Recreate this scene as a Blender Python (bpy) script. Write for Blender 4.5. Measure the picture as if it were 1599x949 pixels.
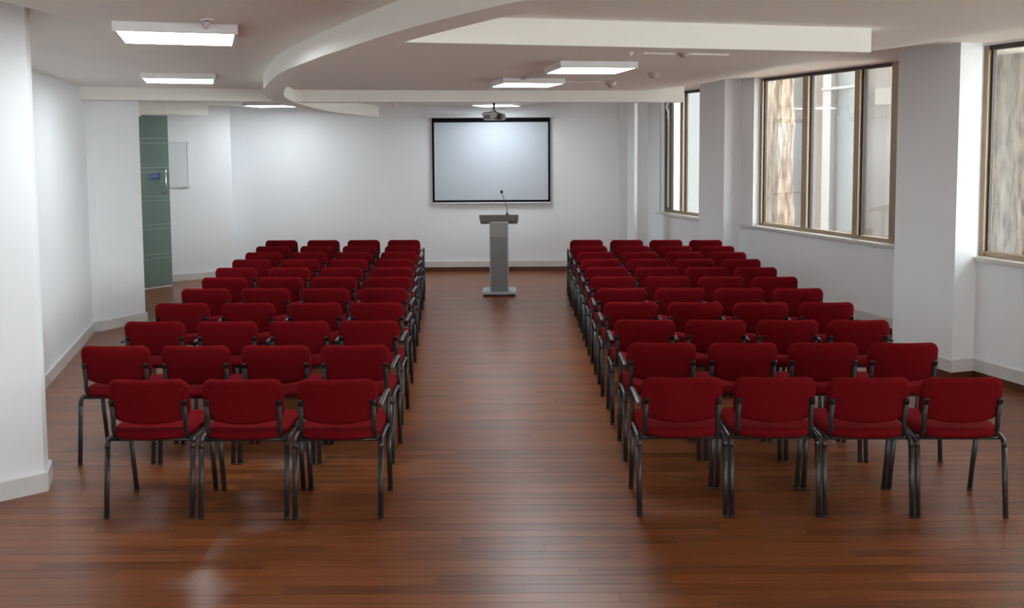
import bpy, bmesh, math, random
from mathutils import Vector, Matrix, noise

# ------------------------------------------------------------------ camera, world, exposure
scene = bpy.context.scene
C = scene.collection
for o in list(bpy.data.objects):
    bpy.data.objects.remove(o)

FPX, PITCH, ROLL = 1450.0, math.atan(0.0725), 0.006
cam_data = bpy.data.cameras.new('camera')
cam = bpy.data.objects.new('camera', cam_data)
C.objects.link(cam)
cam_data.sensor_width = 36.0
cam_data.sensor_fit = 'HORIZONTAL'
cam_data.lens = FPX / 1599 * 36.0
cam_data.shift_y = -(474.5 - (227.5 + FPX * 0.0725)) / 1599
cam_data.clip_start, cam_data.clip_end = 0.05, 200
_f = Vector((0, math.cos(PITCH), -math.sin(PITCH)))
_u = Vector((0, math.sin(PITCH), math.cos(PITCH)))
_r = Vector((1, 0, 0))
_r2 = _r * math.cos(ROLL) - _u * math.sin(ROLL)
_u2 = _r * math.sin(ROLL) + _u * math.cos(ROLL)
cam.matrix_world = Matrix(((_r2.x, _u2.x, -_f.x, 0), (_r2.y, _u2.y, -_f.y, 0), (_r2.z, _u2.z, -_f.z, 2.1), (0, 0, 0, 1)))
scene.camera = cam

world = bpy.data.worlds.new('overcast_sky')
scene.world = world
world.use_nodes = True
bg = world.node_tree.nodes['Background']
bg.inputs['Color'].default_value = (0.93, 0.975, 1.0, 1)
bg.inputs['Strength'].default_value = 5.2
LAMP = 12.5            # emission of the ceiling panels

scene.view_settings.view_transform = 'Standard'
scene.view_settings.look = 'None'
scene.view_settings.exposure = 0.97
scene.view_settings.gamma = 1.0
scene.view_settings.use_curve_mapping = False
scene.cycles.max_bounces = 10
scene.cycles.diffuse_bounces = 7
scene.cycles.transparent_max_bounces = 16
scene.cycles.sample_clamp_indirect = 6.0

random.seed(7)

# ------------------------------------------------------------------ materials
def mat(name, col, rough=0.6, metal=0.0, spec=0.5, bump=None, vary=0.0, vscale=4.0, stretch=(1, 1, 1), coat=0.0, sheen=0.0):
    m = bpy.data.materials.new(name)
    m.use_nodes = True
    nt = m.node_tree
    b = nt.nodes['Principled BSDF']
    b.inputs['Base Color'].default_value = (*col, 1)
    b.inputs['Roughness'].default_value = rough
    b.inputs['Metallic'].default_value = metal
    b.inputs['Specular IOR Level'].default_value = spec
    b.inputs['Coat Weight'].default_value = coat
    b.inputs['Sheen Weight'].default_value = sheen
    if bump or vary:
        g = nt.nodes.new('ShaderNodeNewGeometry')
        mp = nt.nodes.new('ShaderNodeMapping')
        mp.inputs['Scale'].default_value = stretch
        nt.links.new(g.outputs['Position'], mp.inputs['Vector'])
    if vary:
        nz = nt.nodes.new('ShaderNodeTexNoise')
        nz.inputs['Scale'].default_value = vscale
        nz.inputs['Detail'].default_value = 5
        nt.links.new(mp.outputs[0], nz.inputs['Vector'])
        mx = nt.nodes.new('ShaderNodeMix'); mx.data_type = 'RGBA'
        mx.inputs[6].default_value = (*[c * (1 - vary) for c in col], 1)
        mx.inputs[7].default_value = (*[min(1, c * (1 + vary)) for c in col], 1)
        nt.links.new(nz.outputs['Fac'], mx.inputs[0])
        nt.links.new(mx.outputs[2], b.inputs['Base Color'])
    if bump:
        nb = nt.nodes.new('ShaderNodeTexNoise')
        nb.inputs['Scale'].default_value = bump[0]
        nb.inputs['Detail'].default_value = 3
        nt.links.new(mp.outputs[0], nb.inputs['Vector'])
        bp = nt.nodes.new('ShaderNodeBump')
        bp.inputs['Strength'].default_value = bump[1]
        bp.inputs['Distance'].default_value = bump[2]
        nt.links.new(nb.outputs['Fac'], bp.inputs['Height'])
        nt.links.new(bp.outputs['Normal'], b.inputs['Normal'])
    return m

M = {}
M['wall'] = mat('white_wall_paint', (0.79, 0.815, 0.832), 0.65, bump=(60, 0.08, 0.002), vary=0.012, vscale=1.5)
M['ceiling'] = mat('ceiling_paint', (0.90, 0.895, 0.83), 0.8, bump=(50, 0.05, 0.002))
M['marble'] = mat('pale_marble', (0.60, 0.59, 0.57), 0.3, vary=0.12, vscale=6)
M['skirt'] = mat('dark_wood_skirting', (0.10, 0.032, 0.017), 0.35, vary=0.25, vscale=8)
M['fabric'] = mat('red_chair_fabric', (0.148, 0.0055, 0.0082), 0.95, spec=0.03, bump=(900, 0.25, 0.0006), vary=0.10, vscale=30, sheen=0.0)
M['black'] = mat('black_painted_steel', (0.018, 0.019, 0.020), 0.36, spec=0.6)
M['plastic'] = mat('black_plastic', (0.015, 0.014, 0.014), 0.5)
M['bronze'] = mat('bronze_aluminium', (0.36, 0.27, 0.185), 0.4, metal=0.55)
M['bronze_dark'] = mat('dark_window_gasket', (0.05, 0.04, 0.033), 0.5)
M['steel'] = mat('brushed_steel', (0.19, 0.187, 0.18), 0.5, metal=0.35, vary=0.06, vscale=5, stretch=(1, 1, 30))
M['steel_light'] = mat('light_steel_panel', (0.27, 0.265, 0.255), 0.5, metal=0.35)
M['steel_base'] = mat('satin_base_plate', (0.36, 0.40, 0.43), 0.4, metal=0.4)
M['chrome'] = mat('chrome', (0.75, 0.73, 0.68), 0.2, metal=1.0)
M['white_metal'] = mat('white_enamel', (0.82, 0.82, 0.81), 0.4)
M['grey_plastic'] = mat('pale_grey_plastic', (0.62, 0.63, 0.63), 0.45)
M['screen'] = mat('projection_fabric', (0.50, 0.55, 0.61), 0.8)
M['screen_black'] = mat('black_screen_border', (0.004, 0.004, 0.006), 0.8, spec=0.08)
M['blue'] = mat('blue_sign', (0.004, 0.05, 0.22), 0.4)
M['sign_print'] = mat('pale_blue_print', (0.15, 0.32, 0.58), 0.5)
M['board'] = mat('pale_panel', (0.66, 0.70, 0.72), 0.3)
M['detector'] = mat('beige_detector', (0.55, 0.48, 0.40), 0.5)
M['fin'] = None
M['ext_white'] = mat('white_render', (0.25, 0.245, 0.235), 0.8)
M['ext_grey'] = mat('grey_green_panel', (0.115, 0.12, 0.117), 0.5, vary=0.1, vscale=1)
M['ext_pink'] = mat('pinkish_brick', (0.12, 0.085, 0.075), 0.8, vary=0.1, vscale=3)
M['ext_taupe'] = mat('taupe_panel', (0.105, 0.092, 0.082), 0.7, vary=0.1, vscale=1)
M['ext_ground'] = mat('courtyard_paving', (0.75, 0.74, 0.70), 0.9, vary=0.06)

def emit(name, col, s):
    m = bpy.data.materials.new(name); m.use_nodes = True
    nt = m.node_tree; nt.nodes.clear()
    e = nt.nodes.new('ShaderNodeEmission'); out = nt.nodes.new('ShaderNodeOutputMaterial')
    e.inputs['Color'].default_value = (*col, 1); e.inputs['Strength'].default_value = s
    nt.links.new(e.outputs[0], out.inputs[0])
    return m
M['lamp'] = emit('lit_diffuser', (0.88, 0.96, 1.0), LAMP)

def glass(name, tint, gloss, diff=None, dfac=0.0, rough=0.02):
    m = bpy.data.materials.new(name); m.use_nodes = True
    nt = m.node_tree; nt.nodes.clear()
    out = nt.nodes.new('ShaderNodeOutputMaterial')
    t = nt.nodes.new('ShaderNodeBsdfTransparent'); t.inputs[0].default_value = (*tint, 1)
    g = nt.nodes.new('ShaderNodeBsdfGlossy'); g.inputs['Roughness'].default_value = rough
    mx = nt.nodes.new('ShaderNodeMixShader')
    fr = nt.nodes.new('ShaderNodeFresnel'); fr.inputs[0].default_value = 1.45
    mul = nt.nodes.new('ShaderNodeMath'); mul.operation = 'MULTIPLY'; mul.inputs[1].default_value = gloss
    nt.links.new(fr.outputs[0], mul.inputs[0])
    last = t
    if diff:
        d = nt.nodes.new('ShaderNodeBsdfDiffuse'); d.inputs[0].default_value = (*diff, 1)
        m2 = nt.nodes.new('ShaderNodeMixShader'); m2.inputs[0].default_value = dfac
        nt.links.new(t.outputs[0], m2.inputs[1]); nt.links.new(d.outputs[0], m2.inputs[2]); last = m2
    nt.links.new(mul.outputs[0], mx.inputs[0])
    nt.links.new(last.outputs[0], mx.inputs[1]); nt.links.new(g.outputs[0], mx.inputs[2])
    nt.links.new(mx.outputs[0], out.inputs[0])
    return m
M['glass'] = glass('window_glass', (0.95, 0.96, 0.95), 0.5, (0.7, 0.7, 0.7), 0.02)
M['door_glass'] = glass('green_door_glass', (0.55, 0.66, 0.60), 0.8, (0.22, 0.30, 0.26), 0.6, 0.05)
M['door_frost'] = glass('frosted_stripe', (0.65, 0.75, 0.7), 0.8, (0.34, 0.43, 0.39), 0.6, 0.2)

def fin_material():
    m = mat('rough_exposed_concrete', (0.3, 0.25, 0.2), 0.95, spec=0.1, bump=(10, 0.8, 0.04), stretch=(4, 4, 0.7))
    nt = m.node_tree; mp = next(n for n in nt.nodes if n.type == 'MAPPING')
    nz = nt.nodes.new('ShaderNodeTexNoise'); nz.inputs['Scale'].default_value = 5.0; nz.inputs['Detail'].default_value = 7; nz.inputs['Roughness'].default_value = 0.62
    nt.links.new(mp.outputs[0], nz.inputs['Vector'])
    cr = nt.nodes.new('ShaderNodeValToRGB'); e = cr.color_ramp.elements
    e[0].position = 0.36; e[0].color = (0.10, 0.066, 0.042, 1)
    e[1].position = 0.60; e[1].color = (0.45, 0.375, 0.295, 1)
    q = cr.color_ramp.elements.new(0.47); q.color = (0.30, 0.235, 0.175, 1)
    nt.links.new(nz.outputs['Fac'], cr.inputs[0]); nt.links.new(cr.outputs[0], nt.nodes['Principled BSDF'].inputs['Base Color'])
    return m
M['fin'] = fin_material()
PLW, PLL, PHI = 0.09, 1.15, 0.381966      # floor board width, length, stagger

def floor_material():
    m = bpy.data.materials.new('varnished_red_brown_boards'); m.use_nodes = True
    nt = m.node_tree; N = nt.nodes; L = nt.links
    b = N['Principled BSDF']
    g = N.new('ShaderNodeNewGeometry'); sp = N.new('ShaderNodeSeparateXYZ'); L.new(g.outputs['Position'], sp.inputs[0])
    def mth(op, a, bb=None):
        n = N.new('ShaderNodeMath'); n.operation = op
        for i, v in enumerate((a, bb)):
            if v is None: continue
            if isinstance(v, (int, float)): n.inputs[i].default_value = v
            else: L.new(v, n.inputs[i])
        return n.outputs[0]
    yr = mth('DIVIDE', sp.outputs['Y'], PLW)
    row = mth('FLOOR', yr)
    xo = mth('ADD', mth('DIVIDE', sp.outputs['X'], PLL), mth('FRACT', mth('MULTIPLY', row, PHI)))
    colm = mth('FLOOR', xo)
    cmb = N.new('ShaderNodeCombineXYZ'); L.new(row, cmb.inputs[0]); L.new(colm, cmb.inputs[1])
    wn = N.new('ShaderNodeTexWhiteNoise'); wn.noise_dimensions = '2D'; L.new(cmb.outputs[0], wn.inputs['Vector'])
    # grain
    gv = N.new('ShaderNodeCombineXYZ')
    L.new(mth('ADD', mth('MULTIPLY', sp.outputs['X'], 1.1), mth('MULTIPLY', wn.outputs['Value'], 37.0)), gv.inputs[0])
    L.new(mth('MULTIPLY', sp.outputs['Y'], 40.0), gv.inputs[1])
    n1 = N.new('ShaderNodeTexNoise'); n1.inputs['Scale'].default_value = 1.6; n1.inputs['Detail'].default_value = 6
    L.new(gv.outputs[0], n1.inputs['Vector'])
    fac = mth('ADD', mth('MULTIPLY', n1.outputs['Fac'], 0.85), mth('MULTIPLY', wn.outputs['Value'], 0.22))
    cr = N.new('ShaderNodeValToRGB')
    e = cr.color_ramp.elements
    e[0].position = 0.30; e[0].color = (0.088, 0.0225, 0.0055, 1)
    e[1].position = 0.80; e[1].color = (0.285, 0.086, 0.0225, 1)
    L.new(fac, cr.inputs[0])
    # board joints
    fy = mth('FRACT', yr); fx = mth('FRACT', xo)
    jy = mth('MINIMUM', fy, mth('SUBTRACT', 1.0, fy)); jx = mth('MINIMUM', fx, mth('SUBTRACT', 1.0, fx))
    joint = mth('MAXIMUM', mth('LESS_THAN', jy, 0.012), mth('LESS_THAN', jx, 0.0012))
    mx = N.new('ShaderNodeMix'); mx.data_type = 'RGBA'
    L.new(mth('MULTIPLY', joint, 0.3), mx.inputs[0]); L.new(cr.outputs[0], mx.inputs[6]); mx.inputs[7].default_value = (0.025, 0.008, 0.004, 1)
    L.new(mx.outputs[2], b.inputs['Base Color'])
    rgh = mth('ADD', 0.29, mth('MULTIPLY', n1.outputs['Fac'], 0.08))
    L.new(rgh, b.inputs['Roughness'])
    b.inputs['Specular IOR Level'].default_value = 0.55
    bp = N.new('ShaderNodeBump'); bp.inputs['Strength'].default_value = 0.10; bp.inputs['Distance'].default_value = 0.002
    L.new(n1.outputs['Fac'], bp.inputs['Height']); L.new(bp.outputs[0], b.inputs['Normal'])
    return m
M['floor'] = floor_material()

# ------------------------------------------------------------------ mesh helpers
def link(name, me, m, parent=None):
    o = bpy.data.objects.new(name, me)
    C.objects.link(o)
    if m is not None and not me.materials:
        me.materials.append(M[m] if isinstance(m, str) else m)
    if parent is not None:
        o.parent = parent
    return o

def mesh(name, vs, fs, smooth=False):
    me = bpy.data.meshes.new(name)
    me.from_pydata([tuple(v) for v in vs], [], fs)
    bm = bmesh.new(); bm.from_mesh(me)
    bmesh.ops.recalc_face_normals(bm, faces=bm.faces)
    bm.to_mesh(me); bm.free()
    if smooth:
        for p in me.polygons: p.use_smooth = True
    me.update()
    return me

class MB:
    def __init__(s): s.v = []; s.f = []
    def prism(s, poly, z0, z1):
        n = len(poly); b = len(s.v)
        s.v += [(x, y, z0) for x, y in poly] + [(x, y, z1) for x, y in poly]
        s.f += [tuple(range(b + n - 1, b - 1, -1)), tuple(range(b + n, b + 2 * n))]
        s.f += [(b + i, b + (i + 1) % n, b + n + (i + 1) % n, b + n + i) for i in range(n)]
        return s
    def box(s, x0, x1, y0, y1, z0, z1):
        return s.prism([(x0, y0), (x1, y0), (x1, y1), (x0, y1)], z0, z1)
    def hexa(s, p):            # 8 corners: bottom ring then top ring
        b = len(s.v); s.v += [tuple(q) for q in p]
        s.f += [(b + 3, b + 2, b + 1, b), (b + 4, b + 5, b + 6, b + 7)] + [(b + i, b + (i + 1) % 4, b + 4 + (i + 1) % 4, b + 4 + i) for i in range(4)]
        return s
    def tube(s, path, a, bb=None, seg=10, side=(1, 0, 0), cap=True):
        bb = bb or a; path = [Vector(p) for p in path]; side = Vector(side)
        base = len(s.v); n = len(path)
        for i, p in enumerate(path):
            t = (path[min(i + 1, n - 1)] - path[max(i - 1, 0)]).normalized()
            x = (side - t * side.dot(t)).normalized(); y = t.cross(x)
            for k in range(seg):
                an = 2 * math.pi * k / seg
                s.v.append(tuple(p + x * (a * math.cos(an)) + y * (bb * math.sin(an))))
        for i in range(n - 1):
            for k in range(seg):
                k2 = (k + 1) % seg
                s.f.append((base + i * seg + k, base + i * seg + k2, base + (i + 1) * seg + k2, base + (i + 1) * seg + k))
        if cap:
            s.f.append(tuple(base + k for k in range(seg))[::-1])
            s.f.append(tuple(base + (n - 1) * seg + k for k in range(seg)))
        return s
    def lathe(s, prof, c=(0, 0, 0), seg=24):
        base = len(s.v); n = len(prof)
        for r, z in prof:
            for k in range(seg):
                an = 2 * math.pi * k / seg
                s.v.append((c[0] + r * math.cos(an), c[1] + r * math.sin(an), c[2] + z))
        for i in range(n - 1):
            for k in range(seg):
                k2 = (k + 1) % seg
                s.f.append((base + i * seg + k, base + i * seg + k2, base + (i + 1) * seg + k2, base + (i + 1) * seg + k))
        s.f.append(tuple(base + k for k in range(seg))[::-1]); s.f.append(tuple(base + (n - 1) * seg + k for k in range(seg)))
        return s
    def me(s, name, smooth=False, bevel=0.0):
        me = mesh(name, s.v, s.f, smooth)
        if bevel:
            bm = bmesh.new(); bm.from_mesh(me)
            bmesh.ops.bevel(bm, geom=list(bm.edges), offset=bevel, segments=2, affect='EDGES', clamp_overlap=True)
            bm.to_mesh(me); bm.free()
        return me
    def build(s, name, m, parent=None, smooth=False, bevel=0.0):
        return link(name, s.me(name, smooth, bevel), m, parent)

def auto_smooth(o, ang=40):
    me = o.data if hasattr(o, 'data') else o
    for p in me.polygons: p.use_smooth = True
    me.set_sharp_from_angle(angle=math.radians(ang))

def empty(name, loc=(0, 0, 0), rz=0.0):
    o = bpy.data.objects.new(name, None); o.empty_display_size = 0.1
    C.objects.link(o); o.location = loc; o.rotation_euler = (0, 0, rz)
    return o

def tag(o, label, cat=None, group=None, kind=None):
    o['label'] = label
    if cat: o['category'] = cat
    if group: o['group'] = group
    if kind: o['kind'] = kind
    return o

def struct(o, label=None):
    o['kind'] = 'structure'
    if label: o['label'] = label
    return o

# ------------------------------------------------------------------ facade frames (plan)
FU = Vector((-0.31021723, 0.9506657)); FN = Vector((0.9506657, 0.31021723))
W0 = Vector((4.12, 8.22))
class Frame:
    def __init__(s, k): s.o = W0 * k
    def p(s, t, o): q = s.o + FU * t + FN * o; return (q.x, q.y)
    def quad(s, t0, t1, o0, o1): return [s.p(t0, o0), s.p(t0, o1), s.p(t1, o1), s.p(t1, o0)]
NEAR, MAIN, FAR = Frame(1.0), Frame(1.1), Frame(1.07)

# ------------------------------------------------------------------ floor
YB = 15.5
PX0, PX1 = -3.45, 5.75                       # area laid with single boards
R0, R1 = 42, 70                              # board rows (PLW each)
mb = MB()
T = -0.06
mb.box(-9, 9, R1 * PLW, 19, T, 0.0)
mb.box(-9, 9, -6, R0 * PLW, T, 0.0)
mb.box(-9, PX0, R0 * PLW, R1 * PLW, T, 0.0)
mb.box(PX1, 9, R0 * PLW, R1 * PLW, T, 0.0)
mb.box(PX0, PX1, R0 * PLW, R1 * PLW, T, -0.006)
floor = struct(mb.build('floor', 'floor'), 'varnished reddish brown wooden board floor')
pl_cache = {}
def plank_mesh(L):
    key = round(L, 4)
    if key not in pl_cache:
        g = 0.0004; b = 0.0007
        m = MB()
        h = PLW / 2 - g; l = L / 2 - g
        m.hexa([(-l, -h, -0.006), (l, -h, -0.006), (l, h, -0.006), (-l, h, -0.006), (-l, -h, -b), (l, -h, -b), (l, h, -b), (-l, h, -b)])
        base = len(m.v)
        m.v += [(-l + b, -h + b, 0), (l - b, -h + b, 0), (l - b, h - b, 0), (-l + b, h - b, 0)]
        m.f.pop(1)
        m.f += [(base, base + 1, base + 2, base + 3)] + [(4 + i, 4 + (i + 1) % 4, base + (i + 1) % 4, base + i) for i in range(4)]
        me = m.me('plank'); me.materials.append(M['floor']); pl_cache[key] = me
    return pl_cache[key]
for r in range(R0, R1):
    off = (r * PHI) % 1.0
    c = math.floor(PX0 / PLL + off)
    while (c - off) * PLL < PX1:
        a, b_ = max((c - off) * PLL, PX0), min((c + 1 - off) * PLL, PX1)
        if b_ - a > 0.02:
            o = link('plank', plank_mesh(b_ - a), None, floor)
            o.location = ((a + b_) / 2, (r + 0.5) * PLW, random.uniform(-0.0002, 0.0002))
        c += 1

# ------------------------------------------------------------------ ceiling (gently coved towards the facade)
def sstep(t):
    t = max(0.0, min(1.0, t)); return t * t * (3 - 2 * t)
def facade_x(y):
    near = 4.12 - 0.3263 * (y - 8.22)
    main = 4.532 - 0.3263 * (y - 9.042)
    far = 4.408 - 0.3263 * (y - 8.795)
    a = sstep((y - 8.4) / 2.6); b = sstep((y - 13.4) / 0.4)
    return (near * (1 - a) + main * a) * (1 - b) + far * b
CZ = 2.775
def ceil_z(x, y):
    xf = facade_x(y)
    amp = 0.195 + 0.035 * sstep((y - 8.3) / 2.0) - 0.05 * sstep((y - 13.2) / 0.8)
    z = CZ + amp * sstep((x - (xf - 2.1)) / 1.6)
    z += 0.185 * sstep((-2.3 - x) / 0.5) * sstep((6.6 - y) / 1.0)
    return z
vs, fs = [], []
NX, NY = 80, 110
for j in range(NY + 1):
    y = -5 + j * (22.0 / NY)
    xr = facade_x(y) + (1.1 if y < 11.2 else 0.42)
    for i in range(NX + 1):
        x = -8 + (xr + 8) * i / NX
        vs.append((x, y, ceil_z(min(x, xr), y)))
for j in range(NY):
    for i in range(NX):
        a = j * (NX + 1) + i
        fs.append((a, a + NX + 1, a + NX + 2, a + 1))
nb = len(vs)
vs += [(x, y, 3.45) for x, y, z in vs]
fs += [tuple(nb + q for q in f[::-1]) for f in list(fs)]
rim = [i for i in range(NX + 1)] + [j * (NX + 1) + NX for j in range(1, NY + 1)] + [NY * (NX + 1) + i for i in range(NX - 1, -1, -1)] + [j * (NX + 1) for j in range(NY - 1, 0, -1)]
for k in range(len(rim)):
    a, b_ = rim[k], rim[(k + 1) % len(rim)]
    fs.append((a, b_, nb + b_, nb + a))
ceil = struct(link('ceiling', mesh('ceiling', vs, fs, False), 'ceiling'), 'white plaster ceiling')
auto_smooth(ceil, 30)

# dropped beams
def smooth_curve(pts, n=10):
    out = []
    P = [Vector(p) for p in pts]
    for i in range(len(P) - 1):
        p0, p1, p2, p3 = P[max(i - 1, 0)], P[i], P[i + 1], P[min(i + 2, len(P) - 1)]
        for k in range(n):
            t = k / n
            out.append(0.5 * ((2 * p1) + (p2 - p0) * t + (2 * p0 - 5 * p1 + 4 * p2 - p3) * t * t + (3 * p1 - p0 - 3 * p2 + p3) * t ** 3))
    out.append(P[-1]); return out
outer = smooth_curve([(1.6, 2.25), (0.75, 2.85), (0.06, 3.47), (-0.486, 4.31), (-0.946, 5.2), (-1.2, 5.72), (-1.67, 6.78), (-2.12, 8.1), (-2.37, 8.95), (-2.63, 10.1), (-2.77, 11.4), (-2.76, 13.2), (-2.38, 15.52)])
vs, fs = [], []
TH = 0.19
for i, p in enumerate(outer):
    t = (outer[min(i + 1, len(outer) - 1)] - outer[max(i - 1, 0)]).normalized()
    nrm = Vector((t.y, -t.x))
    q = p + nrm * TH
    zb = 2.635 - 0.048 * sstep((p.y - 9.5) / 6.0)
    vs += [(p.x, p.y, zb), (q.x, q.y, zb), (q.x, q.y, 2.95), (p.x, p.y, 2.95)]
for i in range(len(outer) - 1):
    a = i * 4
    for k in range(4):
        fs.append((a + k, a + (k + 1) % 4, a + 4 + (k + 1) % 4, a + 4 + k))
fs.append((0, 1, 2, 3)); e = (len(outer) - 1) * 4; fs.append((e, e + 1, e + 2, e + 3))
cb = struct(link('trim_1', mesh('trim_1', vs, fs), 'ceiling'), 'curved dropped ceiling beam')
auto_smooth(cb, 35)

def beam(name, p0, p1, th, z0, z1, label):
    p0, p1 = Vector(p0), Vector(p1); t = (p1 - p0).normalized(); nn = Vector((-t.y, t.x)) * th
    return struct(MB().prism([p0, p1, p1 + nn, p0 + nn], z0, z1).build(name, 'ceiling'), label)
beam('trim_2', (-0.56, 4.83), (2.115, 5.51), 0.20, 2.635, 2.95, 'straight ceiling beam nearest the camera ending short of the windows')
beam('trim_3', (-4.80, 10.20), (-2.50, 11.10), 0.25, 2.635, 2.95, 'far ceiling beam left of the curved beam')
beam('trim_4', (-2.56, 11.11), (2.17, 11.72), 0.25, 2.635, 2.98, 'far ceiling beam right of the curved beam')

# ------------------------------------------------------------------ walls
ZT = 3.4
wb = struct(MB().box(-5.2, 2.6, YB, YB + 0.3, 0, ZT).build('wall_back', 'wall'), 'white end wall behind the projection screen')
# left side
LW0, LW1 = Vector((-3.53, 5.9)), Vector((-4.82, 10.55))
struct(MB().prism([(-2.885, 5.58), (-2.965, 5.79), (-3.3, 5.92), (-4.6, 5.92), (-4.6, 4.171)], 0, ZT).build('wall_left_pier', 'wall'), 'white pier at the left edge of the picture')
struct(MB().prism([LW0, LW1, LW1 + Vector((-0.4, 0)), LW0 + Vector((-1.0, 0))], 0, ZT).build('wall_left', 'wall'), 'white left wall')
struct(MB().prism([(-4.82, 10.55), (-4.75, 10.58), (-4.45, 11.14), (-4.62, 11.32), (-6.3, 11.7), (-6.3, 10.55)], 0, ZT).build('wall_left_column', 'wall'), 'white column before the glass door')
struct(MB().prism([(-6.3, 11.6), (-5.95, 11.6), (-5.95, 13.1), (-6.3, 13.1)], 0, ZT).build('wall_left_lobby', 'wall'), 'white lobby wall')
struct(MB().prism([(-4.54, 15.05), (-4.74, 15.52), (-7.4, 15.52), (-7.4, 13.21)], 0, ZT).build('wall_left_corridor', 'wall'), 'white wall behind the glass door')
struct(MB().prism([(-7.6, 11.5), (-7.4, 11.5), (-7.4, 15.5), (-7.6, 15.5)], 0, ZT).build('wall_left_end', 'wall'), 'corridor end wall')
struct(MB().prism([(-4.6, 4.171), (-4.6, -4.2), (-4.9, -4.2), (-4.9, 4.3)], 0, ZT).build('wall_left_near', 'wall'), 'left wall beside the camera')
m = MB().box(-5, 9.5, -4.5, -4.2, 0, 0.9)
m.box(-5, 9.5, -4.5, -4.2, 2.75, ZT)
for x in (-5, -0.5, 4.3): m.box(x, x + 3.2, -4.5, -4.2, 0.9, 2.75)
struct(m.build('wall_rear', 'wall'), 'wall behind the camera with a band of windows')

# right facade
m = MB()
ND = 1.06; MD = 0.955; FD = 0.985          # wall height under the sills
m.prism(NEAR.quad(-13, 0.05, 0, 0.155), 0, ND)
m.prism([NEAR.p(0.05, 0), NEAR.p(0.05, 0.155), NEAR.p(0.45, 0.25), NEAR.p(0.84, 0.95), NEAR.p(1.1, 0.95), NEAR.p(0.74, 0)], 0, ZT)
m.prism(NEAR.quad(-4.3, -3.6, 0, 0.155), 0, ZT)
m.prism(NEAR.quad(-9.0, -8.0, 0, 0.155), 0, ZT)
m.prism(NEAR.quad(-13, 0.05, 0.05, 0.155), 2.955, ZT)
m.prism(MAIN.quad(0.05, 4.95, 0, 0.155), 0, MD)
m.prism(MAIN.quad(0.05, 1.05, 0, 0.155), 0, ZT)
m.prism(MAIN.quad(1.05, 1.22, 0.11, 0.155), 0, ZT)
m.prism(MAIN.quad(3.915, 4.95, 0, 0.155), 0, ZT)
m.prism(MAIN.quad(0.05, 4.95, 0.05, 0.155), 2.995, ZT)
m.prism(FAR.quad(5.0, 6.85, 0, 0.155), 0, FD)
m.prism(FAR.quad(6.52, 6.85, 0, 0.155), 0, ZT)
m.prism(FAR.quad(5.0, 6.85, 0.05, 0.155), 2.93, ZT)
struct(m.build('wall_right', 'wall'), 'white window wall on the right')
struct(MB().prism([NEAR.p(-0.02, -0.24), NEAR.p(0.74, -0.24), NEAR.p(0.74, 0.0), NEAR.p(-0.02, 0.0)], 0, ZT).build('wall_right_column', 'wall'), 'white column between the two large windows')
struct(MB().prism(MAIN.quad(4.235, 4.93, -0.264, 0.0), 0, ZT).build('wall_right_column', 'wall'), 'white column before the far window')
struct(MB().prism([(1.923, 14.60), (1.846, 14.79), (1.90, 14.815), (1.977, 14.62)], 0, ZT).build('trim_9', 'wall'), 'slim white column beside the far window')
struct(MB().box(1.785, 2.6, 15.45, 15.5, 0, ZT).build('trim_5', 'wall'), 'slim white pilaster at the end of the back wall')
struct(MB().prism([FAR.p(6.84, 0), FAR.p(6.84, 0.3), (2.9, 15.8), (2.2, 15.8)], 0, ZT).build('wall_right_end', 'wall'))

# ------------------------------------------------------------------ skirtings
def skirting(name, pts, z0, z1, d, m, label):
    """strip running along a plan polyline; room lies to the right of travel"""
    P = [Vector(p) for p in pts]; n = len(P); off = []
    for i in range(n):
        ns = []
        if i > 0: t = (P[i] - P[i - 1]).normalized(); ns.append(Vector((t.y, -t.x)))
        if i < n - 1: t = (P[i + 1] - P[i]).normalized(); ns.append(Vector((t.y, -t.x)))
        v = sum(ns, Vector((0, 0)));
        v = v.normalized(); off.append(P[i] + v * (d / max(0.35, v.dot(ns[0]))))
    mb = MB()
    for i in range(n - 1):
        mb.prism([P[i], P[i + 1], off[i + 1], off[i]], z0, z1)
    return struct(mb.build(name, m), label)
skirting('baseboard_left', [(-4.0, 4.659), (-2.885, 5.58), (-2.965, 5.79), (-3.3, 5.92)], 0.0, 0.115, 0.022, 'marble', 'pale marble skirting round the left pier')
skirting('baseboard_left', [LW0, LW1, (-4.75, 10.58), (-4.45, 11.14), (-4.62, 11.32)], 0.0, 0.115, 0.022, 'marble', 'pale marble skirting along the left wall and column')
skirting('baseboard_left', [(-7.3, 13.27), (-4.54, 15.05), (-4.74, 15.5)], 0.0, 0.105, 0.02, 'marble', 'pale marble skirting behind the glass door')
for nm, z0, z1, d, mm, lb in (('baseboard_back', 0.075, 0.175, 0.022, 'marble', 'pale marble skirting on the back wall'), ('trim_6', 0, 0.075, 0.012, 'skirt', 'dark wooden strip under the marble skirting of the back wall')):
    skirting(nm, [(-4.6, YB), (1.785, YB), (1.785, 15.45), (2.3, 15.45)], z0, z1, d, mm, lb)
for nm, z0, z1, d, mm, lb in (('baseboard_right', 0.072, 0.18, 0.022, 'marble', 'pale marble skirting along the window wall'), ('trim_7', 0, 0.072, 0.012, 'skirt', 'dark wooden strip under the marble skirting of the window wall')):
    skirting(nm, [NEAR.p(0.74, -0.24), NEAR.p(-0.02, -0.24), NEAR.p(-0.02, 0), NEAR.p(-12, 0)], z0, z1, d, mm, lb)
    skirting(nm, [MAIN.p(4.93, -0.264), MAIN.p(4.235, -0.264), MAIN.p(4.235, 0), MAIN.p(0.06, 0)], z0, z1, d, mm, lb)

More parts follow.
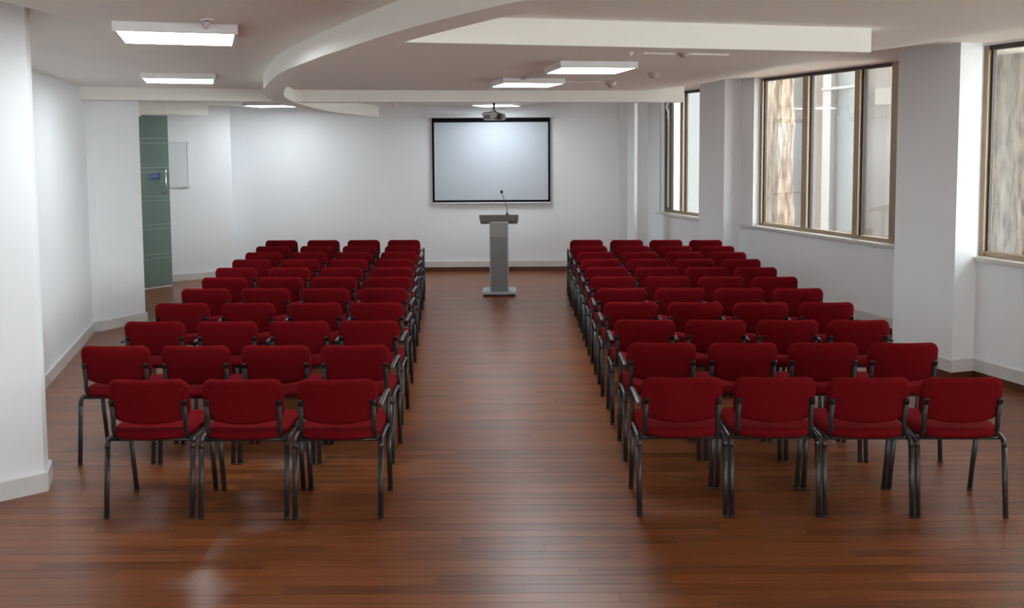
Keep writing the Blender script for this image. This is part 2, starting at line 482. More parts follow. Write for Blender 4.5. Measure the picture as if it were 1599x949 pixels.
# ------------------------------------------------------------------ windows
def window(name, fr, t0, t1, mull, o0, z0, z1, sill_t, sill_z, label, panes_special=None):
    root = struct(empty(name, (*fr.p((t0 + t1) / 2, o0), z0)), label)
    inv = Vector(root.location)
    def part(nm, quad, za, zb, mm, par=None):
        mb = MB().prism([(x - inv.x, y - inv.y) for x, y in quad], za - inv.z, zb - inv.z)
        return mb.build(nm, mm, par or root)
    fw = 0.05
    # outer frame posts and rails
    for a, b_ in ((t0, t0 + fw + (0.07 if fr is MAIN else 0)), (t1 - fw, t1)): part('frame_post', fr.quad(a, b_, o0 - 0.03, o0 + 0.06), z0, z1, 'bronze')
    part('frame_rail', fr.quad(t0 + fw, t1 - fw, o0 - 0.02, o0 + 0.05), z0, z0 + 0.045, 'bronze')
    part('frame_rail', fr.quad(t0 + fw, t1 - fw, o0 - 0.02, o0 + 0.05), z1 - 0.04, z1, 'bronze_dark')
    edges = [t0 + fw + (0.07 if fr is MAIN else 0)]
    for a, b_ in mull:
        part('mullion', fr.quad(a, b_, o0 - 0.04, o0 + 0.05), z0 + 0.045, z1 - 0.04, 'bronze')
        edges += [a, b_]
    edges.append(t1 - fw)
    for k in range(0, len(edges), 2):
        a, b_ = edges[k], edges[k + 1]
        for q in (a, b_ - 0.02): part('gasket', fr.quad(q, q + 0.02, o0, o0 + 0.035), z0 + 0.045, z1 - 0.04, 'bronze_dark')
        p = part('pane', fr.quad(a + 0.02, b_ - 0.02, o0 + 0.012, o0 + 0.020), z0 + 0.045, z1 - 0.04, 'glass')
    part('sill', [fr.p(sill_t[0], -0.035), fr.p(sill_t[0], o0), fr.p(sill_t[1], o0), fr.p(sill_t[1], -0.035)], sill_z - 0.001, sill_z + 0.032, 'marble')
    return root
window('window_1', NEAR, -3.6, 0.05, [(-0.92, -0.86), (-1.83, -1.77), (-2.75, -2.69)], 0.12, 1.092, 2.955, (-3.6, 0.05), ND, 'large bronze framed window at the right edge')
window('window_2', MAIN, 1.22, 3.915, [(1.86, 1.95), (2.84, 2.95)], 0.13, 0.987, 2.995, (0.3, 4.2), MD, 'large three-pane bronze framed window')
w3 = window('window_3', FAR, 5.05, 6.53, [(5.92, 6.01)], 0.13, 1.017, 2.93, (4.95, 6.6), FD, 'far bronze framed window with a casement')
window('window_4', NEAR, -8.0, -4.3, [(-5.25, -5.19), (-6.15, -6.09), (-7.1, -7.04)], 0.12, 1.092, 2.955, (-8.0, -4.3), ND, 'bronze framed window beside the camera')
# opening casement of the far window with its stay arm
li = Vector(w3.location)
def w3part(nm, t0, t1, o0, o1, z0, z1, mm):
    return MB().prism([(x - li.x, y - li.y) for x, y in FAR.quad(t0, t1, o0, o1)], z0 - li.z, z1 - li.z).build(nm, mm, w3)
w3part('casement_stile', 6.38, 6.44, 0.06, 0.11, 1.06, 2.88, 'bronze_dark')
w3part('casement_stile', 6.25, 6.29, 0.06, 0.11, 1.06, 2.88, 'bronze_dark')
w3part('stay_rod', 6.32, 6.35, 0.05, 0.07, 1.10, 2.55, 'white_metal')
p_, q_ = FAR.p(6.34, 0.05), FAR.p(6.40, 0.05)
pts = [(p_[0] - li.x, p_[1] - li.y, 2.50 - li.z), (p_[0] - li.x, p_[1] - li.y, 2.62 - li.z), (q_[0] - li.x, q_[1] - li.y, 2.70 - li.z), (p_[0] - li.x, p_[1] - li.y, 2.80 - li.z), (q_[0] - li.x, q_[1] - li.y, 2.85 - li.z)]
MB().tube(pts, 0.014, side=(0, 1, 0.2)).build('stay_hook', 'white_metal', w3)

# ------------------------------------------------------------------ glass door
D0 = Vector((-5.49, 13.70)); DD = Vector((0.6, 0.8)); DN = Vector((0.8, -0.6))
def dp(t, o): q = D0 + DD * t + DN * o; return (q.x, q.y)
def dquad(t0, t1, o0, o1): return [dp(t0, o0), dp(t1, o0), dp(t1, o1), dp(t0, o1)]
struct(MB().prism(dquad(-1.1, 1.17, -0.10, 0.06), 2.605, 2.80).build('trim_8', 'ceiling'), 'plaster header over the glass door')
door = struct(empty('door_1', (D0.x, D0.y, 0), math.atan2(0.8, 0.6)), 'green glass door leaf with frosted stripes')
# local x along the leaf, -y towards the room
def dbox(nm, x0, x1, y0, y1, z0, z1, mm, par=door, bevel=0.0): return MB().box(x0, x1, y0, y1, z0, z1).build(nm, mm, par, bevel=bevel)
dbox('leaf_glass', -0.62, 0.485, -0.006, 0.006, 0.012, 2.585, 'door_glass')
for z in (2.205, 1.775, 1.345, 0.92, 0.475):
    for dz in (0.033, -0.033):
        dbox('frosted_stripe', -0.62, 0.48, -0.0075, -0.0062, z + dz - 0.008, z + dz + 0.008, 'door_frost')
dbox('floor_rail', -0.62, 0.485, -0.012, 0.012, 0.0, 0.012, 'white_metal')
dbox('top_patch', -0.62, 0.05, -0.02, 0.02, 2.565, 2.605, 'white_metal')
sg = dbox('sign_plate', 0.16, 0.325, -0.010, -0.0078, 1.628, 1.720, 'blue')
sg['label'] = 'small blue sign with pale lettering'
dbox('lettering', 0.180, 0.300, -0.0115, -0.0101, 1.672, 1.686, 'sign_print', sg)
dbox('lettering', 0.180, 0.192, -0.0115, -0.0101, 1.658, 1.672, 'sign_print', sg)
for k in range(7): dbox('lettering', 0.196 + k * 0.015, 0.203 + k * 0.015, -0.0115, -0.0101, 1.666 + 0.002 * (k % 2), 1.690, 'sign_print', sg)
h = MB().tube([(0.37, -0.01, 1.775), (0.37, -0.075, 1.775), (0.37, -0.09, 1.76), (0.37, -0.09, 1.425), (0.37, -0.075, 1.41), (0.37, -0.01, 1.41)], 0.014, side=(1, 0, 0)).build('pull_handle', 'chrome', door)
auto_smooth(h, 50)
# panel on the wall behind the door
WD = Vector((0.84, 0.5426)).normalized(); WNn = Vector((WD.y, -WD.x)); WA = Vector((-4.54, 15.05))
def wq(t0, t1, o0, o1): return [tuple(WA + WD * t0 + WNn * o0), tuple(WA + WD * t1 + WNn * o0), tuple(WA + WD * t1 + WNn * o1), tuple(WA + WD * t0 + WNn * o1)]
pc = WA + WD * -0.97
wp = empty('wall_panel', (pc.x, pc.y, 1.48))
def wpart(nm, t0, t1, o0, o1, z0, z1, mm):
    return MB().prism([(x - pc.x, y - pc.y) for x, y in wq(t0, t1, o0, o1)], z0 - 1.48, z1 - 1.48).build(nm, mm, wp)
wpart('panel_face', -1.25, -0.69, 0.002, 0.020, 1.50, 2.17, 'board')
wpart('panel_frame', -1.27, -0.665, 0.002, 0.028, 1.48, 1.50, 'grey_plastic')
wpart('panel_frame', -1.27, -0.665, 0.002, 0.028, 2.17, 2.19, 'grey_plastic')
wpart('panel_frame', -0.69, -0.665, 0.002, 0.028, 1.50, 2.17, 'white_metal')
wpart('panel_frame', -1.27, -1.25, 0.002, 0.028, 1.50, 2.17, 'grey_plastic')
tag(wp, 'pale framed wall panel partly behind the green glass door', 'wall panel')

# ------------------------------------------------------------------ ceiling lights
def make_light():
    r = empty('ceiling_light')
    S = 0.322
    m = MB()
    m.box(-S, S, -S, -S + 0.02, 0, 0.052); m.box(-S, S, S - 0.02, S, 0, 0.052)
    m.box(-S, -S + 0.02, -S + 0.02, S - 0.02, 0, 0.052); m.box(S - 0.02, S, -S + 0.02, S - 0.02, 0, 0.052)
    m.build('frame', 'white_metal', r)
    MB().box(-S + 0.02, S - 0.02, -S + 0.02, S - 0.02, 0.004, 0.010).build('diffuser', 'lamp', r)
    MB().box(-S + 0.02, S - 0.02, -S + 0.02, S - 0.02, 0.04, 0.052).build('back_plate', 'white_metal', r)
    return r
def copy_tree(o, parent=None):
    c = o.copy(); C.objects.link(c)
    if parent is not None: c.parent = parent
    for ch in o.children: copy_tree(ch, c)
    return c
lights = [(-1.915, 5.40, 18, 'square white ceiling panel light at upper left, largest and nearest of the six'),
          (-3.12, 8.80, 18, 'lit ceiling panel on the left before the far beam, behind the nearest panel'),
          (-3.70, 14.35, -8, 'lit ceiling panel left of the curved beam near the back wall'),
          (0.66, 7.88, 10, 'lit ceiling panel right of the curved beam, nearest the windows'),
          (0.16, 9.71, 13, 'lit ceiling panel before the far beam, beside the panel nearest the windows'),
          (-0.235, 14.65, -14, 'lit ceiling panel just behind the projector')]
l0 = make_light()
for i, (x, y, a, lb) in enumerate(lights):
    o = l0 if i == 0 else copy_tree(l0)
    o.location = (x, y, CZ - 0.052); o.rotation_euler = (0, 0, math.radians(a))
    tag(o, lb, 'ceiling light', 'square ceiling panel lights')

# ------------------------------------------------------------------ small ceiling fittings
def fitting(nm, x, y, r, h, label, cat, cone=True, m='detector', group=None):
    z = ceil_z(x, y)
    e = empty(nm, (x, y, z))
    MB().lathe([(r * 1.15, 0.0), (r * 1.15, -0.012), (r, -0.016)]).build('base_ring', 'white_metal' if m != 'detector' else m, e, True)
    MB().lathe([(r, -0.012), (r * 0.95, -h * 0.5), (r * 0.45, -h), (0.001, -h)]).build('sensor_head', m, e, True)
    tag(e, label, cat, group)
    return e
fitting('smoke_detector', 1.05, 9.86, 0.055, 0.07, 'cone-shaped smoke detector on the ceiling right of the paired panel lights', 'smoke detector')
fitting('smoke_detector', 1.34, 8.83, 0.05, 0.05, 'small smoke detector on the ceiling nearest the right-hand column', 'smoke detector')
fitting('smoke_detector', 1.27, 6.90, 0.045, 0.035, 'flat detector set in the thin conduit behind the straight beam', 'smoke detector')
fitting('smoke_detector', -1.80, 14.45, 0.055, 0.05, 'small white smoke detector near the back wall, left of the screen', 'smoke detector', m='white_metal')
fitting('sprinkler_head', 0.87, 6.83, 0.016, 0.03, 'tiny white ceiling sprinkler just behind the straight beam', 'sprinkler', m='white_metal')
fitting('sprinkler_head', -0.02, 14.6, 0.025, 0.035, 'tiny white sprinkler at the right end of the panel light behind the projector', 'sprinkler', m='white_metal')
def conduit(pts, r, label, m='ceiling'):
    P = [(x, y, ceil_z(x, y) - r * 1.05) for x, y in pts]
    o = MB().tube(P, r, side=(0, 0, 1), seg=8).build('cable_conduit', m); auto_smooth(o, 60)
    tag(o, label, 'conduit'); return o
conduit([(0.97, 6.84), (1.215, 6.895)], 0.008, 'thin white conduit left of the flat detector behind the straight beam')
conduit([(1.325, 6.915), (1.62, 6.99)], 0.008, 'thin white conduit right of the flat detector behind the straight beam')
conduit([(0.09, 9.44), (0.22, 8.9), (0.38, 8.5), (0.52, 8.16)], 0.009, 'grey cable arching between the two paired panel lights', 'grey_plastic')
conduit([(0.50, 9.86), (0.80, 9.87), (0.985, 9.865)], 0.006, 'thin conduit from the panel light to the cone-shaped detector')
e = empty('conduit_elbow', (-1.60, 4.95, CZ))
MB().lathe([(0.035, 0), (0.035, -0.006), (0.03, -0.008)], seg=20).build('ceiling_plate', 'white_metal', e, True)
MB().tube([(0, 0.0, -0.006), (-0.006, 0.02, -0.016), (-0.075, 0.22, -0.018)], 0.011, side=(1, 0, 0)).build('pipe', 'white_metal', e, True)
MB().lathe([(0.010, -0.008), (0.010, -0.014)], seg=12).build('screw_cap', 'plastic', e)
tag(e, 'short white conduit elbow feeding the nearest panel light', 'conduit')

# ------------------------------------------------------------------ projection screen
sc = empty('projection_screen', (-0.34, YB, 1.14))
def sbox(nm, x0, x1, y0, y1, z0, z1, mm, bev=0.0): return MB().box(x0 + 0.34, x1 + 0.34, y0 - YB, y1 - YB, z0 - 1.14, z1 - 1.14).build(nm, mm, sc, bevel=bev)
sbox('roller_case', -1.40, 0.72, YB - 0.085, YB - 0.004, 2.565, 2.635, 'grey_plastic', 0.01)
for x in (-1.415, 0.72): sbox('end_cap', x, x + 0.02, YB - 0.09, YB - 0.002, 2.55, 2.645, 'white_metal', 0.004)
sbox('border_top', -1.32, 0.64, YB - 0.046, YB - 0.042, 2.49, 2.565, 'screen_black')
sbox('border_bottom', -1.32, 0.64, YB - 0.046, YB - 0.042, 1.165, 1.20, 'screen_black')
sbox('border_side', -1.32, -1.285, YB - 0.046, YB - 0.042, 1.20, 2.49, 'screen_black')
sbox('border_side', 0.605, 0.64, YB - 0.046, YB - 0.042, 1.20, 2.49, 'screen_black')
sbox('screen_fabric', -1.285, 0.605, YB - 0.046, YB - 0.042, 1.20, 2.49, 'screen')
sbox('bottom_bar', -1.33, 0.65, YB - 0.055, YB - 0.033, 1.138, 1.165, 'grey_plastic', 0.006)
tag(sc, 'white pull-down projection screen with black border on the back wall', 'projection screen')

# ------------------------------------------------------------------ projector
pj = empty('projector', (-0.26, 14.0, CZ))
def pz(z): return z - CZ
b = MB().box(-0.165, 0.175, -0.13, 0.13, pz(2.485), pz(2.585)).build('body', 'grey_plastic', pj, bevel=0.018)
auto_smooth(b, 40)
MB().box(-0.13, 0.06, -0.1, 0.1, pz(2.585), pz(2.592)).build('mount_plate', 'white_metal', pj)
ln = MB().tube([(0.075, -0.125, pz(2.535)), (0.075, -0.15, pz(2.535))], 0.036, seg=20).build('lens_ring', 'plastic', pj)
MB().tube([(0.0, 0, pz(2.64)), (0.0, 0, pz(2.776))], 0.018, side=(1, 0, 0), seg=14).build('ceiling_pole', 'plastic', pj)
MB().box(-0.03, 0.035, -0.03, 0.03, pz(2.59), pz(2.65)).build('bracket', 'grey_plastic', pj, bevel=0.006)
c1 = MB().tube([(0.0, -0.03, pz(2.64)), (0.03, -0.10, pz(2.60)), (0.10, -0.142, pz(2.575)), (0.135, -0.146, pz(2.54)), (0.12, -0.146, pz(2.50)), (0.06, -0.146, pz(2.495)), (0.0, -0.146, pz(2.51))], 0.008, side=(0, 1, 0.1), seg=8).build('cable', 'plastic', pj)
c2 = MB().tube([(-0.01, -0.03, pz(2.61)), (-0.08, -0.10, pz(2.595)), (-0.15, -0.12, pz(2.59)), (-0.178, -0.10, pz(2.56))], 0.007, side=(0, 1, 0.1), seg=8).build('cable', 'plastic', pj)
for k in range(5): MB().box(-0.15 + k * 0.02, -0.138 + k * 0.02, -0.133, -0.129, pz(2.50), pz(2.56)).build('vent_slot', 'plastic', pj)
tag(pj, 'pale grey projector hanging from the ceiling before the screen', 'projector')

# ------------------------------------------------------------------ lectern and microphone
lc = empty('lectern', (-0.185, 13.08, 0))
def lbox(nm, x0, x1, y0, y1, z0, z1, mm, par=None, bev=0.0): return MB().box(x0, x1, y0, y1, z0, z1).build(nm, mm, par or lc, bevel=bev)
lbox('base_plate', -0.235, 0.235, -0.23, 0.23, 0.03, 0.062, 'steel_base', bev=0.004)
lbox('base_plate_foot', -0.05, 0.09, -0.215, -0.19, 0.004, 0.03, 'plastic')
for x in (-0.205, 0.205):
    for y in (-0.20, 0.20):
        w = MB().tube([(x - 0.018, y, 0.016), (x + 0.018, y, 0.016)], 0.016, side=(0, 1, 0), seg=12).build('caster', 'plastic', lc)
lbox('column', -0.118, 0.118, -0.128, 0.12, 0.062, 1.045, 'steel')
for x in (-0.133, 0.118): lbox('corner_rail', x, x + 0.015, -0.14, 0.125, 0.062, 1.035, 'steel_base', bev=0.003)
lbox('upper_panel', -0.112, 0.112, -0.133, -0.128, 0.83, 1.035, 'steel_light')
lbox('lower_panel', -0.112, 0.112, -0.132, -0.128, 0.07, 0.815, 'steel')
# slanted reading desk: upstand towards the audience, falling to the speaker
m = MB().hexa([(-0.262, -0.13, 1.036), (0.262, -0.13, 1.036), (0.262, 0.23, 0.98), (-0.262, 0.23, 0.98), (-0.278, -0.155, 1.140), (0.278, -0.155, 1.140), (0.278, 0.26, 1.02), (-0.278, 0.26, 1.02)])
m.build('reading_desk', 'steel', lc, bevel=0.003)
MB().hexa([(-0.118, -0.139, 1.037), (0.118, -0.139, 1.037), (0.118, -0.132, 1.037), (-0.118, -0.132, 1.037), (-0.118, -0.160, 1.138), (0.118, -0.160, 1.138), (0.118, -0.15, 1.138), (-0.118, -0.15, 1.138)]).build('desk_support', 'steel', lc)
lbox('desk_trim', -0.10, 0.12, -0.145, -0.128, 1.030, 1.038, 'white_metal')
tag(lc, 'brushed steel lectern standing in the aisle before the screen', 'lectern')
mc = empty('gooseneck_microphone', (-0.068, 12.985, 1.136))
MB().lathe([(0.022, -0.010), (0.022, 0.012), (0.010, 0.018), (0.010, 0.035)], seg=16).build('base', 'plastic', mc, True)
MB().tube([(0, 0, 0.03), (-0.008, 0, 0.10), (-0.03, 0, 0.18), (-0.055, -0.005, 0.25), (-0.072, -0.01, 0.30)], 0.0045, side=(0, 1, 0), seg=8).build('gooseneck', 'plastic', mc, True)
MB().lathe([(0.004, -0.02), (0.016, -0.012), (0.021, 0.004), (0.018, 0.018), (0.008, 0.026)], (-0.075, -0.011, 0.318), 16).build('foam_head', 'plastic', mc, True)
tag(mc, 'thin black gooseneck microphone standing on the lectern', 'microphone')

# ------------------------------------------------------------------ chairs
def outline(hw, top, bot, rt, rb, sag, n=8):
    """closed outline in (x, z): rounded upper corners, bellied lower edge"""
    pts = []
    for k in range(n + 1):
        a = math.pi / 2 * k / n
        pts.append((hw - rt + rt * math.cos(a), top - rt + rt * math.sin(a)))
    for k in range(1, 6): pts.append(((hw - rt) * (1 - 2 * k / 6), top))
    for k in range(n + 1):
        a = math.pi / 2 + math.pi / 2 * k / n
        pts.append((-hw + rt + rt * math.cos(a), top - rt + rt * math.sin(a)))
    zb = bot + sag
    for k in range(n + 1):
        a = math.pi + math.pi / 2 * k / n
        pts.append((-hw + rb + rb * math.cos(a), zb + rb + rb * math.sin(a)))
    for k in range(1, 10): pts.append(((hw - rb) * (-1 + 2 * k / 10), zb))
    for k in range(n + 1):
        a = 1.5 * math.pi + math.pi / 2 * k / n
        pts.append((hw - rb + rb * math.cos(a), zb + rb + rb * math.sin(a)))
    out = []
    for x, z in pts:
        if z < (top + bot) / 2:
            w = 1 - (x / hw) ** 2
            z -= sag * max(0.0, w) * min(1, ((top + bot) / 2 - z) / ((top - bot) / 2 - sag))
        out.append((x, z))
    return out

def cushion(ol, cx, cz, thick, fn, edge=0.018):
    """rounded pad from an outline: fn(x, z, d) -> point, d in [-thick/2, thick/2]"""
    rings = [(0.0, -1.0, 0), (0.45, -1.0, 0), (0.80, -0.97, 0), (1.0, -0.90, edge), (1.0, -0.55, edge * 0.25), (1.0, 0.0, 0), (1.0, 0.55, edge * 0.25), (1.0, 0.90, edge), (0.80, 0.98, 0), (0.45, 1.0, 0), (0.0, 1.0, 0)]
    vs, fs, idx = [], [], []
    for s, d, ins in rings:
        if s == 0:
            idx.append([len(vs)]); vs.append(fn(cx, cz, d * thick / 2)); continue
        ring = []
        for x, z in ol:
            dx, dz = x - cx, z - cz; L = math.hypot(dx, dz) or 1
            f = s * (1 - ins / L)
            ring.append(len(vs)); vs.append(fn(cx + dx * f, cz + dz * f, d * thick / 2))
        idx.append(ring)
    n = len(ol)
    for a, b_ in zip(idx, idx[1:]):
        for k in range(n):
            k2 = (k + 1) % n
            if len(a) == 1: fs.append((a[0], b_[k], b_[k2]))
            elif len(b_) == 1: fs.append((a[k], a[k2], b_[0]))
            else: fs.append((a[k], a[k2], b_[k2], b_[k]))
    return mesh('cushion', vs, fs, True)

def yc(z): return 0.030 - 0.19 * (z - 0.53)

def make_chair():
    r = empty('conference_chair')
    ol = outline(0.229, 0.797, 0.526, 0.062, 0.055, 0.036)
    def bf(x, z, d):       # d<0 = rear face; sides wrap forward
        return (x, yc(z) + 0.026 + 0.62 * x * x + d, z)
    o = link('backrest', cushion(ol, 0, 0.662, 0.052, bf, 0.014), 'fabric', r)
    so = outline(0.236, 0.475, 0.0, 0.07, 0.09, 0.05)     # seat outline (x, y)
    def sf(x, y, d):
        zz = 0.474 + d + 0.012 * max(0, (0.12 - y)) - 0.10 * max(0.0, y - 0.40) ** 1.2
        return (x, y, zz)
    link('seat', cushion(so, 0, 0.245, 0.056, sf, 0.014), 'fabric', r)
    pan = cushion(outline(0.215, 0.45, 0.035, 0.06, 0.07, 0.025), 0, 0.245, 0.010, lambda x, y, d: (x, y, 0.445 + d), 0.004)
    link('seat_pan', pan, 'plastic', r)
    LEGX = 0.243
    a, b_ = 0.0155, 0.0095
    lr = MB().tube([(0, 0.0, 0.008), (0, 0.02, 0.20), (0, 0.04, 0.392)], a, b_, 12)
    lf = MB().tube([(0, 0.43, 0.008), (0, 0.395, 0.20), (0, 0.362, 0.392)], a, b_, 12)
    rail = MB().tube([(0, 0.04, 0.392), (0, 0.045, 0.415), (0, 0.06, 0.434), (0, 0.085, 0.444), (0, 0.20, 0.446), (0, 0.31, 0.446), (0, 0.335, 0.436), (0, 0.352, 0.416), (0, 0.362, 0.392)], a, b_, 12)
    me_lr, me_lf, me_rl = lr.me('leg', True), lf.me('leg', True), rail.me('seat_rail', True)
    foot = MB().tube([(0, 0, 0), (0, 0, 0.012)], a + 0.0012, b_ + 0.0012, 12).me('foot_cap', True)
    for s in (-1, 1):
        for me_, y in ((me_lr, 0.0), (me_lf, 0.43)):
            lg = link('leg', me_, 'black', r); lg.location.x = s * LEGX
            ft = link('foot_cap', foot, 'plastic', lg); ft.location = (0, y, 0)
        rl = link('seat_rail', me_rl, 'black', r); rl.location.x = s * LEGX
    cb_ = MB().tube([(-LEGX, 0.0, 0), (LEGX, 0.0, 0)], 0.009, 0.009, 8, side=(0, 1, 0)).me('cross_bar', True)
    for y in (0.075, 0.33):
        c = link('cross_bar', cb_, 'black', r); c.location = (0, y, 0.433)
    up = MB().tube([(0, 0.088, 0.432), (0, 0.066, 0.462), (0, 0.046, 0.50), (0, yc(0.56) + 0.022, 0.56), (0, yc(0.673) + 0.020, 0.673)], 0.0145, 0.0085, 12).me('back_upright', True)
    cap = MB().tube([(0, 0, -0.03), (0, -0.0075, -0.002), (0, -0.008, 0.003)], 0.0165, 0.0105, 12).me('upright_cap', True)
    for s in (-1, 1):
        u_ = link('back_upright', up, 'plastic', r); u_.location.x = s * 0.205
        k = link('upright_cap', cap, 'plastic', u_); k.location = (0, yc(0.673) + 0.028, 0.673)
    return r

LEFT = [[(-3.21, 12.80), (-2.623, 12.78), (-2.061, 12.77), (-1.50, 12.75)],
        [(-3.131, 12.03), (-2.548, 12.02), (-1.991, 12.00), (-1.438, 11.99)],
        [(-3.069, 11.33), (-2.508, 11.32), (-1.944, 11.30), (-1.392, 11.29)],
        [(-3.014, 10.61), (-2.453, 10.60), (-1.893, 10.58), (-1.348, 10.57)],
        [(-2.975, 9.88), (-2.40, 9.86), (-1.834, 9.85), (-1.293, 9.84)],
        [(-2.876, 9.14), (-2.312, 9.13), (-1.776, 9.12), (-1.235, 9.11)],
        [(-2.821, 8.41), (-2.266, 8.40), (-1.72, 8.39), (-1.182, 8.38)],
        [(-2.76, 7.62), (-2.207, 7.61), (-1.65, 7.60), (-1.127, 7.59)],
        [(-2.678, 6.81), (-2.131, 6.80), (-1.585, 6.79), (-1.074, 6.79)],
        [(-2.609, 5.96), (-2.08, 5.95), (-1.555, 5.95), (-1.034, 5.94)],
        [(-2.048, 5.07), (-1.515, 5.06), (-0.985, 5.05)]]
RIGHT = [[(1.017, 12.61), (1.564, 12.57), (2.096, 12.54), (2.628, 12.50)],
         [(0.998, 11.84), (1.544, 11.80), (2.075, 11.77), (2.611, 11.73)],
         [(1.007, 11.17), (1.541, 11.13), (2.07, 11.10), (2.596, 11.07)],
         [(1.004, 10.46), (1.537, 10.43), (2.06, 10.40), (2.582, 10.37)],
         [(1.00, 9.75), (1.531, 9.72), (2.045, 9.69), (2.564, 9.66)],
         [(0.993, 9.04), (1.519, 9.02), (2.046, 8.99), (2.567, 8.96)],
         [(0.99, 8.29), (1.513, 8.27), (2.046, 8.25), (2.568, 8.22)],
         [(0.982, 7.54), (1.504, 7.51), (2.038, 7.49), (2.569, 7.47)],
         [(0.979, 6.76), (1.504, 6.74), (2.028, 6.72), (2.545, 6.70)],
         [(0.978, 5.96), (1.504, 5.94), (2.027, 5.93), (2.532, 5.91)],
         [(0.945, 5.05), (1.461, 5.04), (1.968, 5.02), (2.477, 5.01)]]
ORD = ['nearest row', 'second row from camera', 'third row from camera', 'fourth row from camera', 'fifth row from camera', 'sixth row from camera',
       'fifth row from the screen', 'fourth row from the screen', 'third row from the screen', 'second row from the screen', 'row nearest the screen']
def seat_word(side, k, n):
    fromaisle = (n - 1 - k) if side == 'left' else k
    if fromaisle == 0: return 'aisle seat'
    if fromaisle == n - 1: return 'wall-side end seat' if side == 'left' else 'window-side end seat'
    return ['', 'second seat from aisle', 'third seat from aisle'][fromaisle]
proto = make_chair(); used = False
arm_post = MB().tube([(0, 0.366, 0.405), (0, 0.380, 0.50), (0, 0.394, 0.598), (0, 0.392, 0.620), (0, 0.376, 0.632), (0, 0.34, 0.634)], 0.0135, 0.0085, 12).me('armrest_post', True)
arm_pad = MB().tube([(0, 0.398, 0.630), (0, 0.385, 0.640), (0, 0.35, 0.644), (0, 0.20, 0.643), (0, 0.06, 0.640), (0, 0.03, 0.636)], 0.0155, 0.0075, 12).me('arm_pad', True)
M['arm_pad'] = mat('dark_grey_arm_pad', (0.045, 0.046, 0.047), 0.3, spec=0.6)
def add_arm(c, sx):
    a = link('armrest', arm_post, 'black', c); a.location.x = sx * 0.243
    link('arm_pad', arm_pad, 'arm_pad', a)
rg = random.Random(3)
arms = []
for side, block, yaw in (('left', LEFT, 0.0), ('right', RIGHT, -1.2)):
    for ri, row in enumerate(block):
        row = [(x * 1.0116, y * 1.0116) for x, y in row]          # neighbours never closer than the width of a chair
        for k in range(1, len(row)):
            if side == 'right': row[k] = (max(row[k][0], row[k - 1][0] + 0.521), row[k][1])
            else: row[-1 - k] = (min(row[-1 - k][0], row[-k][0] - 0.521), row[-1 - k][1])
        for k, (x, y) in enumerate(row):
            c = copy_tree(proto) if used else proto
            used = True
            c.location = (x, y + 0.015, 0)
            c.rotation_euler = (0, 0, math.radians(yaw + rg.uniform(-0.25, 0.25)))
            out = 1 if side == 'right' else -1
            near_rows = len(block) - ri <= 2
            aisle = k == (0 if side == 'right' else len(row) - 1)
            arms.append((c, out, aisle, not near_rows))
            tag(c, 'red padded chair, %s block, %s, %s' % (side, ORD[len(block) - 1 - ri], seat_word(side, k, len(row))), 'chair', 'red chairs in the %s block' % side)

for c, out, aisle, outer_arm in arms:        # one armrest between neighbours, one on the aisle
    if aisle: add_arm(c, -out)
    if outer_arm: add_arm(c, out)

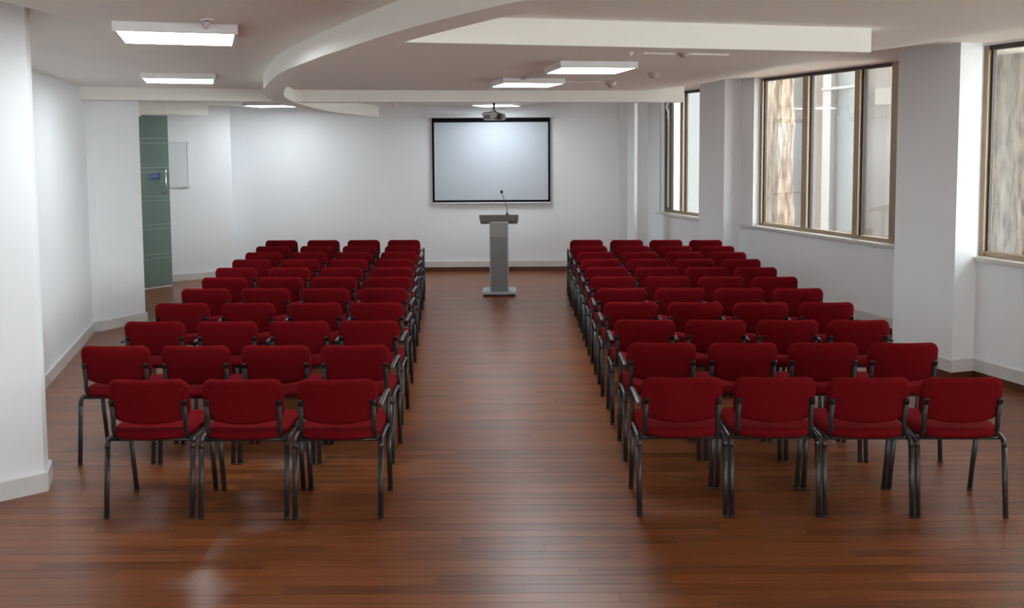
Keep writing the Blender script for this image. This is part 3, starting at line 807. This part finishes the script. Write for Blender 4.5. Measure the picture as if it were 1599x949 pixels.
# ------------------------------------------------------------------ outside the windows
def fin(fr, t0, t1, o0, o1, label):
    c = fr.p((t0 + t1) / 2, o0)
    vs, fs = [], []
    nu, nz = 26, 110; z0, z1 = -3.5, 4.6
    per = [(t0, o1), (t0, o0), (t1, o0), (t1, o1)]
    plan = []
    for a, b_ in zip(per, per[1:] + per[:1]):
        for k in range(nu): plan.append((a[0] + (b_[0] - a[0]) * k / nu, a[1] + (b_[1] - a[1]) * k / nu))
    tc, oc = (t0 + t1) / 2, (o0 + o1) / 2
    for j in range(nz + 1):
        z = z0 + (z1 - z0) * j / nz
        for t, o in plan:
            x, y = fr.p(t, o)
            d = noise.noise((x * 9, y * 9, z * 1.3)) * 0.06 + noise.noise((x * 22, y * 22, z * 4.5)) * 0.03
            f = 1 + d / 0.32
            x, y = fr.p(tc + (t - tc) * f, oc + (o - oc) * f)
            vs.append((x - c[0], y - c[1], z - z0))
    n = len(plan)
    for j in range(nz):
        for k in range(n):
            fs.append((j * n + k, j * n + (k + 1) % n, (j + 1) * n + (k + 1) % n, (j + 1) * n + k))
    fs.append(tuple(range(n))[::-1]); fs.append(tuple(nz * n + k for k in range(n)))
    o = link('concrete_fin', mesh('concrete_fin', vs, fs, True), 'fin'); o.location = (c[0], c[1], z0)
    return tag(o, label, 'concrete fin', 'rough concrete fins outside the windows')
fin(MAIN, 5.12, 5.75, 1.2, 1.48, 'rough pale concrete fin outside the left pane of the three-pane window')
fin(NEAR, 0.1, 1.3, 1.2, 1.8, 'rough pale concrete fin outside the window at the right edge')

nbo = MAIN.p(8.0, 5.0)
nbd = empty('neighbouring_building', (nbo[0], nbo[1], -4))
def npart(nm, t0, t1, o0, o1, z0, z1, mm):
    return MB().prism([(x - nbo[0], y - nbo[1]) for x, y in MAIN.quad(t0, t1, o0, o1)], z0 + 4, z1 + 4).build(nm, mm, nbd)
panels = [
          (7.23, 7.59, 'ext_taupe'), (7.59, 7.98, 'ext_taupe'), (7.98, 8.36, 'ext_grey'), (8.41, 8.90, 'ext_grey'), (8.90, 9.19, 'ext_white'), (9.21, 9.56, 'ext_pink'),
          (10.3, 11.3, 'ext_white'), (11.3, 12.6, 'ext_grey'), (12.6, 13.4, 'ext_pink'), (13.4, 14.1, 'ext_pink'), (14.1, 14.85, 'ext_grey'), (14.85, 15.6, 'ext_grey'), (15.6, 17.0, 'ext_taupe'), (17.0, 20.0, 'ext_grey')]
for i, (a, b_, mm) in enumerate(panels):
    npart('facade_panel', a + 0.015, b_ - 0.015, 5.0 + 0.12 * (i % 2), 5.5, -4, 6.0, mm)
npart('back_wall', 7.23, 20.0, 5.5, 5.9, -4, 6.2, 'ext_white')
for z in (0.2, 3.2): npart('floor_band', 7.98, 9.2, 4.97, 5.0, z, z + 0.05, 'ext_white')
tag(nbd, 'pale panelled building across the yard, seen through the windows', 'building')
gy = struct(MB().box(-20, 30, -30, 40, -4.3, -4.0).build('floor_yard', 'ext_ground'), 'yard below the windows')
